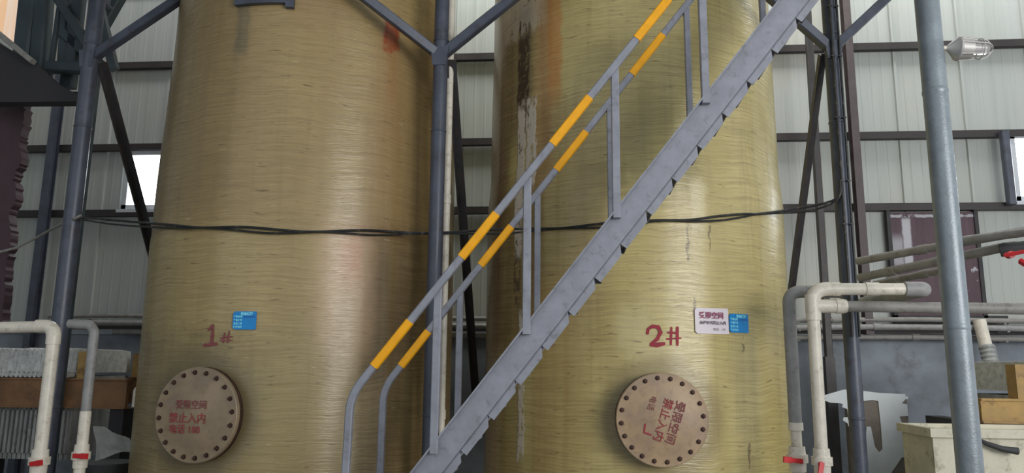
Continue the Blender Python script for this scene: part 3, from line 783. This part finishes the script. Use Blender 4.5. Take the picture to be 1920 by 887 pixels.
# left white pipe
cl = at(103, 612, YPV); xl = cl.x
V = thing('pvc_pipe', (xl, YPV, 0), 'dirty white plastic pipe bending down from the left edge before the filter press', 'pipe')
el = at(-90, 617, YPV)
mb = MB(); mb.tube(run([(xl, YPV, 0), (xl, YPV, cl.z), (el.x, YPV, el.z)], .09), .050, 24); mb.build('pipe_run', M['pvc_white'], V)
mb = MB(); mb.tube(run([(xl, YPV, cl.z-.15), (xl, YPV, cl.z), (xl-.16, YPV, cl.z)], .10), .057, 24); mb.build('elbow', M['pvc_white'], V)
mb = MB(); union(mb, (xl, YPV), .050, zpx(95, 848, YPV)); mb.build('union', M['pvc_white'], V)
handle((xl, YPV, zpx(95, 868, YPV)), (.10, -.02, .015), .05, V)
# left grey pipe
YG2 = 6.15; cg = at(178, 610, YG2); xg = cg.x
V = thing('pvc_pipe', (xg, YG2, 0), 'grey plastic pipe with white lower end, left of tank 1#', 'pipe')
zw = zpx(166, 771, YG2)
mb = MB(); mb.tube(run([(xg, YG2, zw), (xg, YG2, cg.z), (xl+.02, YG2, cg.z+.01)], .09), .040, 24); mb.build('pipe_run', M['pvc_grey'], V)
mb = MB(); mb.tube([(xg, YG2, 0), (xg, YG2, zw)], .045, 24); mb.build('pipe_sleeve', M['pvc_white'], V)
mb = MB(); union(mb, (xg, YG2), .045, zpx(157, 838, YG2)); mb.build('union', M['pvc_white'], V)
handle((xg, YG2, zpx(165, 853, YG2)), (.12, -.02, .0), .045, V)

# pipes climbing towards the viewer at the right
for i, (a, b, ya, yb, r, lab) in enumerate((
    ((1608,490), (2260,372), 7.9, 5.6, .040, 'upper dusty pipe of the three rising to the right behind the round post'),
    ((1612,521), (1885,463), 7.9, 6.6, .042, 'middle dusty pipe ending at the red valve behind the round post'),
    ((1640,533), (1800,500), 8.2, 7.3, .038, 'short lowest dusty pipe rising behind the round post'))):
    P0, P1 = at(*a, ya), at(*b, yb)
    mb = MB(); mb.tube([P0, P1], r, 18); dd = (P1-P0).normalized()
    for f in (.25, .62): mb.lathe(P0+(P1-P0)*f, dd, [(-.05,r),(-.05,r*1.15),(.05,r*1.15),(.05,r)], 18)
    tag(mb.build('feed_pipe', M['pipe_dull'], None, P0), lab, 'pipe', 'dusty pipes rising to the right')
P0, P1 = at(1795,452,6.9), at(2260,391,5.3); mb = MB(); mb.tube([P0, P1], .038, 18)
tag(mb.build('feed_pipe', M['pvc_grey'], None, P0), 'pale grey pipe right of the round post above the red valve', 'pipe')
vb = at(1893, 467, 6.55)
V = thing('ball_valve', vb, 'ball valve with red lever at the right edge of the picture', 'valve')
mb = MB(); mb.lathe(vb, (1,-.5,.12), [(-.07,.03),(-.07,.055),(-.03,.06),(.04,.06),(.07,.052),(.20,.045),(.30,.045)], 20); mb.build('valve_body', M['bin'], V)
mb = MB(); mb.bar(at(1883,479,6.4), at(1925,471,6.3), .03, .05, up=(0,1,0)); mb.lathe(at(1893,478,6.42), (0,-1,0), [(-.02,.03),(.03,.03),(.03,.001)], 14); mb.bar(at(1912,489,6.35), at(1930,500,6.3), .03, .05, up=(0,1,0)); o = mb.build('valve_handle', M['red'], V)

# pipes lying along the back wall ledge
for i, (py, r, m, lab) in enumerate(((597, .032, 'pipe_dull', 'topmost long grey pipe running along the back wall ledge'), (611, .036, 'pvc_grey', 'middle long grey pipe running along the back wall ledge'), (629, .034, 'pipe_dull', 'lowest long grey pipe running along the back wall ledge'))):
    z = at(1000, py, YW-.3).z
    mb = MB(); pts = [( -7.6+i*.5 + 16*k_/16 * (1 if k_ else 1), YW-.28-.06*(i%2), z+.012*math.sin(k_*1.7+i)) for k_ in range(17)]
    mb.tube(pts, r, 14)
    for k_ in (4, 11, 14): mb.lathe(pts[k_], (1,0,0), [(-.05,r),(-.05,r*1.25),(.05,r*1.25),(.05,r)], 14)
    for xb in (-7, -4.6, -1.2, 2.9, 5.5): mb.box((xb, YW-.3-.06*(i%2), z-r-.015), (xb+.03, YW-.1, z-r))
    tag(mb.build('wall_pipe', M[m], None, pts[0]), lab, 'pipe', 'pipes along the back wall')

# maroon steel shutter in the back wall
x0_, z1_ = xz(1661, 394, YW-.1); x1_, z0_ = xz(1852, 592, YW-.1)
Q = thing('steel_shutter', (x0_, YW-.06, z0_), 'maroon steel shutter panel with peeling white streaks on the back wall', 'shutter')
t = NT('maroon_with_white_drips'); v = t.tc.outputs['Object']; x, y, z = t.sep(v)[0:3]
n1 = t.noise(t.comb(t.mul(x, 10.0), t.mul(z, 1.0)), 1, 4, .6); n2 = t.noise(v, 9, 5, .7)
c = t.mix(t.rng(n1, .3, .7), lin(70,50,60), lin(86,64,74))
hh = z1_-z0_; ww = x1_-x0_
xe = t.add(x, t.mul(t.add(n2, -.5), .05))
m1 = t.mul(t.rng(t.math('ABSOLUTE', t.add(xe, -.215*ww)), .04, .07, 1, 0), t.rng(z, .45*hh, .50*hh))
m1 = t.mul(m1, t.rng(z, .90*hh, .94*hh, 1, 0))
m2 = t.mul(t.rng(t.math('ABSOLUTE', t.add(xe, -.10*ww)), .05, .10, 1, 0), t.mul(t.rng(z, .42*hh, .5*hh), t.rng(z, .68*hh, .80*hh, 1, 0)))
m3 = t.mul(t.rng(t.math('ABSOLUTE', t.add(t.add(z, t.mul(n2, .06)), -.965*hh)), .01, .03, 1, 0), t.rng(n2, .40, .5))
mm = t.math('MAXIMUM', t.math('MAXIMUM', m1, t.mul(m2, .7)), m3)
mm = t.math('MAXIMUM', mm, t.mul(t.rng(n2, .62, .68), t.rng(x, .72*ww, .85*ww)))
c = t.mix(mm, c, lin(176,176,184)); M['shutter'] = t.out(c, .6)
mb = MB(); mb.box((x0_+.04, YW-.09, z0_), (x1_-.04, YW-.045, z1_-.03)); mb.build('shutter_panel', M['shutter'], Q)
mb = MB(); mb.box((x0_, YW-.11, z0_-.05), (x0_+.05, YW-.03, z1_)); mb.box((x1_-.05, YW-.11, z0_-.05), (x1_, YW-.03, z1_)); mb.box((x0_, YW-.11, z0_-.11), (x1_+.25, YW-.03, z0_-.0)); mb.build('shutter_frame', M['hole'], Q)

# ================================================================== FILTER PRESSES
def press(px0, px1, Y, beam_top, beam_bot, cloth_top, loc_label, bm, right):
    # side beam facing the viewer; plates hang on it and show above and below
    a, b = at(px0, beam_top[0], Y), at(px1, beam_top[1], Y)
    zt = (a.z+b.z)/2; zb = at((px0+px1)/2, sum(beam_bot)/2, Y).z
    xa, xb = a.x, b.x
    V = thing('filter_press', ((xa+xb)/2, Y+.5, 0), loc_label, 'filter press')
    mb = MB(); mb.hbeam((xa, Y+.04, (zt+zb)/2), (xb, Y+.04, (zt+zb)/2), .12, zt-zb, .02); mb.box((xa, Y, zb+.02), (xb, Y+.02, zt-.02)); mb.build('side_beam', bm, V)
    mb = MB(); mb.hbeam((xa+(.9 if right else 0), Y+1.16, (zt+zb)/2), (xb, Y+1.16, (zt+zb)/2), .12, zt-zb, .02); mb.build('side_beam', bm, V)
    zc = at((px0+px1)/2, cloth_top, Y+.1).z
    hx = xb-.55 if not right else xa+.38           # head plate position
    u0, u1 = (xa+.05, hx-.08) if not right else (hx+.1, xb)
    pitch = .055; n = int((u1-u0)/pitch); body = MB(); cl = MB(); hd = MB(); low = MB()
    for i in range(n):
        xx = u0 + i*pitch
        body.box((xx, Y+.10, .55), (xx+.042, Y+1.1, zt+.02))
        dz = random.uniform(-.02, .02); dy = random.uniform(-.015, .02)
        cl.add([(xx-.004, Y+.07+dy, zt+.06), (xx+.05, Y+.08-dy, zt+.06), (xx+.048, Y+.09, zc+dz), (xx+.002, Y+.085, zc-dz), (xx-.004, Y+1.12, zt+.06), (xx+.05, Y+1.12, zt+.06), (xx+.048, Y+1.1, zc+dz), (xx+.002, Y+1.1, zc-dz)],
               [(0,1,2,3),(7,6,5,4),(3,2,6,7),(0,3,7,4),(1,5,6,2)])
        hd.lathe((xx+.02, Y-.02, zt+.03), (0,1,0), [(0,.001),(0,.026),(.11,.026),(.11,.001)], 10)
        hd.lathe((xx+.02, Y-.01, zt+.065), (0,1,0), [(0,.001),(0,.016),(.11,.016),(.11,.001)], 8)
        low.box((xx+.006, Y+.07, .62), (xx+.036, Y+.1, zb-.03))
    body.build('plate_pack', M['plates'], V); low.build('plate_edges', M['plates'], V)
    cl.build('filter_cloth', M['cloth'], V); hd.build('plate_handles', M['cloth'], V)
    mb = MB(); mb.box((hx-.05, Y-.0, zt), (hx+.05, Y+.16, zc-.02)); mb.build('head_plate', M['press_yellow'], V)
    mb = MB(); mb.box((hx-.05, Y+1.04, zt), (hx+.05, Y+1.2, zc-.02)); mb.build('head_plate', M['press_yellow'], V)
    for xx in ((xa+.2, xb-.1) if not right else (xa+.1, xb-.2)):
        mb = MB(); mb.box((xx-.08, Y+.02, 0), (xx+.08, Y+1.18, zb)); mb.build('stand', M['hole'], V)
    return V
press(-160, 240, 8.0, (714, 702), (770, 758), 655, 'dusty filter press with orange-brown side beam at the lower left', M['press_brown'], False)
press(1838, 2120, 7.3, (748, 750), (794, 798), 680, 'filter press with ochre side beam at the lower right edge', M['press_yellow'], True)

# stained white tray in front of the right press
x0_, z1_ = xz(1742, 803, 6.55); x1_, _ = xz(2060, 803, 6.55)
V = thing('drip_tank', ((x0_+x1_)/2, 6.8, 0), 'stained cream fibreglass tank with thick rim at the lower right', 'tank')
mb = MB(); mb.box((x0_+.03, 6.57, 0), (x1_-.03, 7.15, z1_-.06)); mb.build('tank_body', M['frp_white'], V)
mb = MB()
for a, b in (((x0_,6.53,z1_-.07),(x1_,6.60,z1_)), ((x0_,7.12,z1_-.07),(x1_,7.19,z1_)), ((x0_,6.6,z1_-.07),(x0_+.07,7.12,z1_)), ((x1_-.07,6.6,z1_-.07),(x1_,7.12,z1_))): mb.box(a, b)
mb.build('rim', M['frp_white'], V)
mb = MB(); q = [at(1832,822,6.55), at(1850,832,6.52), at(1880,842,6.5), at(1908,846,6.5)]; mb.tube(q, .02, 10, rs=[.008,.02,.024,.03]); tag(mb.build('short_hose', M['bin'], None, q[0]), 'short dark hose end stuck on the stained cream tank', 'hose')

# slanted white leg pipe and dirty sleeve near the right wall
V = thing('drain_pipe', at(1838, 604, 10.08), 'white slanted drain pipe with ribbed lower end hanging from the wall pipes', 'pipe')
mb = MB(); mb.tube([at(1836,600,10.08), at(1846,640,10.05), at(1856,672,10.0)], .075, 18); mb.build('pipe_run', M['pvc_white'], V)
mb = MB(); q0_ = at(1850,648,10.04); ax_ = (at(1860,690,9.98)-q0_); Lx = ax_.length
mb.lathe(q0_, ax_, [(Lx*i/10, .085 + .012*(i%2)) for i in range(11)]+[(Lx,.001)], 20); mb.build('ribbed_hose', M['plates'], V)

# cabinet wrapped in torn white sheet behind the columns
Yk = 8.6
x0_, z1_ = xz(1612, 744, Yk); x1_, _ = xz(1700, 744, Yk)
V = thing('wrapped_cabinet', ((x0_+x1_)/2, Yk+.3, 0), 'brown-grey cabinet wrapped in torn white plastic sheet between the columns', 'cabinet')
mb = MB(); mb.box((x0_, Yk, 0), (x1_, Yk+.5, z1_-.02)); mb.build('cabinet_body', M['box_brown'], V)
def torn(out_px, Yt, thick=.012):
    mb = MB(); mb.prism([xz(a, b, Yt) for a, b in out_px], Yt-thick, Yt); return mb
o_ = [(1618,733),(1650,737),(1697,739),(1696,750),(1690,756),(1700,758),(1702,780),(1686,781),(1690,792),(1700,803),(1703,830),(1707,856),(1690,858),(1672,884),(1664,930),(1710,1150),(1612,1150),(1624,800),(1632,800),(1640,838),(1648,848),(1654,842),(1651,800),(1646,752),(1634,750),(1618,752)]
torn(o_, Yk-.004).build('torn_sheet', M['white'], V)
mb = MB(); mb.box((x0_-.01, Yk-.01, z1_-.02), (x1_+.01, Yk+.52, z1_+.01)); mb.build('torn_sheet', M['white'], V)
o_ = [(1542,742),(1548,747),(1540,749),(1556,755),(1575,756),(1580,758),(1578,763),(1588,767),(1590,782),(1581,783),(1580,788),(1589,794),(1590,799),(1597,802),(1613,806),(1612,733),(1592,730),(1580,731)]
torn(o_, Yk-.03).build('torn_sheet', M['white'], V)

# dark drum with a crumpled sheet on it, left
pd = at(200, 870, 7.0)
mb = MB(); mb.lathe((pd.x-.08, 7.15, 0), (0,0,1), [(0,.001),(0,.22),(.3,.225),(.31,.235),(.33,.235),(.34,.225),(pd.z-.04,.225),(pd.z-.02,.235),(pd.z,.235),(pd.z,.20),(pd.z-.02,.001)], 32)
tag(mb.build('waste_drum', M['bin'], None, (pd.x, 7.15, 0)), 'dark drum standing left of tank 1# under the crumpled sheet', 'drum')
mb = MB(); g = [(170,812),(205,806),(236,818),(224,846),(252,844),(205,862),(172,836)]
G = 6; vs = []
P = [at(174,800,7.1), at(234,816,7.15), at(250,848,6.98), at(178,862,6.93)]
for i in range(G+1):
    for j in range(G+1):
        u, v = i/G, j/G
        p = (P[0]*(1-u)+P[1]*u)*(1-v) + (P[3]*(1-u)+P[2]*u)*v
        p = p + Vector((0, .03*math.sin(u*7+v*3), .018*math.sin(u*5-v*8)+.01*random.random())); vs.append(p)
mb.add(vs + [v + Vector((0,.004,-.004)) for v in vs], [f for i in range(G) for j in range(G) for f in ((i*(G+1)+j, i*(G+1)+j+1, (i+1)*(G+1)+j+1, (i+1)*(G+1)+j), tuple(reversed(tuple(q+len(vs) for q in (i*(G+1)+j, i*(G+1)+j+1, (i+1)*(G+1)+j+1, (i+1)*(G+1)+j)))))])
tag(mb.build('crumpled_sheet', M['paper'], None, P[3]), 'crumpled grey sheet lying on the dark drum beside the pipes', 'sheet')

# ================================================================== CABLES strung round the tanks
def cable_path(dz, dof):
    pts = [at(150, 408+dz, YC-.09)]
    pts.append(at(215, 415+dz, YC-.03))
    for px, py in ((330,422),(380,425),(440,427),(500,430),(560,432),(620,433),(680,434),(730,434)): pts.append(hit(1, px, py+dz, .03+dof)[0])
    a = pts[-1]; b = hit(2, 1010, 427+dz, .03+dof)[0]
    for f in (.25, .5, .75): q = a.lerp(b, f); q.z -= .02*math.sin(f*PI); pts.append(q)
    pts.append(b)
    for px, py in ((1060,426),(1120,422),(1180,416),(1230,411),(1300,412),(1350,407),(1400,400),(1425,399)): pts.append(hit(2, px, py+dz, .03+dof)[0])
    pts.append(at(1478, 395+dz, 6.95)); pts.append(at(1530, 386+dz, YCS[3])); pts.append(at(1572, 368+dz, YCS[3]-.09)); pts.append(at(1575, 340, YCS[3]-.09))
    # smooth
    out = []
    for i in range(len(pts)-1):
        p0, p1, p2, p3 = pts[max(i-1,0)], pts[i], pts[i+1], pts[min(i+2,len(pts)-1)]
        for q in range(5):
            t_ = q/5; out.append(.5*((2*p1)+(-p0+p2)*t_+(2*p0-5*p1+4*p2-p3)*t_*t_+(-p0+3*p1-3*p2+p3)*t_**3))
    return out + [pts[-1]]
for i, (dz, dof, r, lab) in enumerate(((0, .006, .011, 'thicker upper black cable sagging across the front of both tanks'), (4.5, .0, .009, 'thinner lower black cable sagging across the front of both tanks'))):
    P = cable_path(dz, dof)
    for j, p in enumerate(P): p.z += .010*math.sin(j*.35+i*2.2)
    mb = MB(); mb.tube(P, r, 8)
    tag(mb.build('power_cable', M['black'], None, P[0]), lab, 'cable', 'cables across the tanks')
P = [at(-40, 482, 7.4), at(30, 465, 7.5), at(70, 445, 7.4), at(100, 428, 7.2), at(140, 410, YC-.085), at(152, 404, YC-.085)]
mb = MB(); mb.tube(P, .014, 8); tag(mb.build('power_cable', M['pipe_dull'], None, P[0]), 'grey cable sloping from the left edge up to the left column', 'cable')
# conduits strapped to column 3
for i, (dx, r, lab) in enumerate(((-.02, .014, 'left black conduit strapped to the right-hand column'), (.045, .011, 'right black conduit strapped to the right-hand column'))):
    mb = MB(); mb.tube([(xs[3]+dx, YCS[3]-.087+.008*i, 1.9), (xs[3]+dx, YCS[3]-.087+.008*i, ZB-.15)], r, 10)
    for z in (2.2, 2.9, 3.3, 3.9, 4.5, 5.0): mb.box((xs[3]+dx-r-.004, YCS[3]-.087+.008*i-r-.003, z), (xs[3]+dx+r+.004, YCS[3]-.06, z+.012))
    tag(mb.build('cable_conduit', M['black'], None, (xs[3]+dx, YCS[3]-.087, 1.9)), lab, 'conduit')
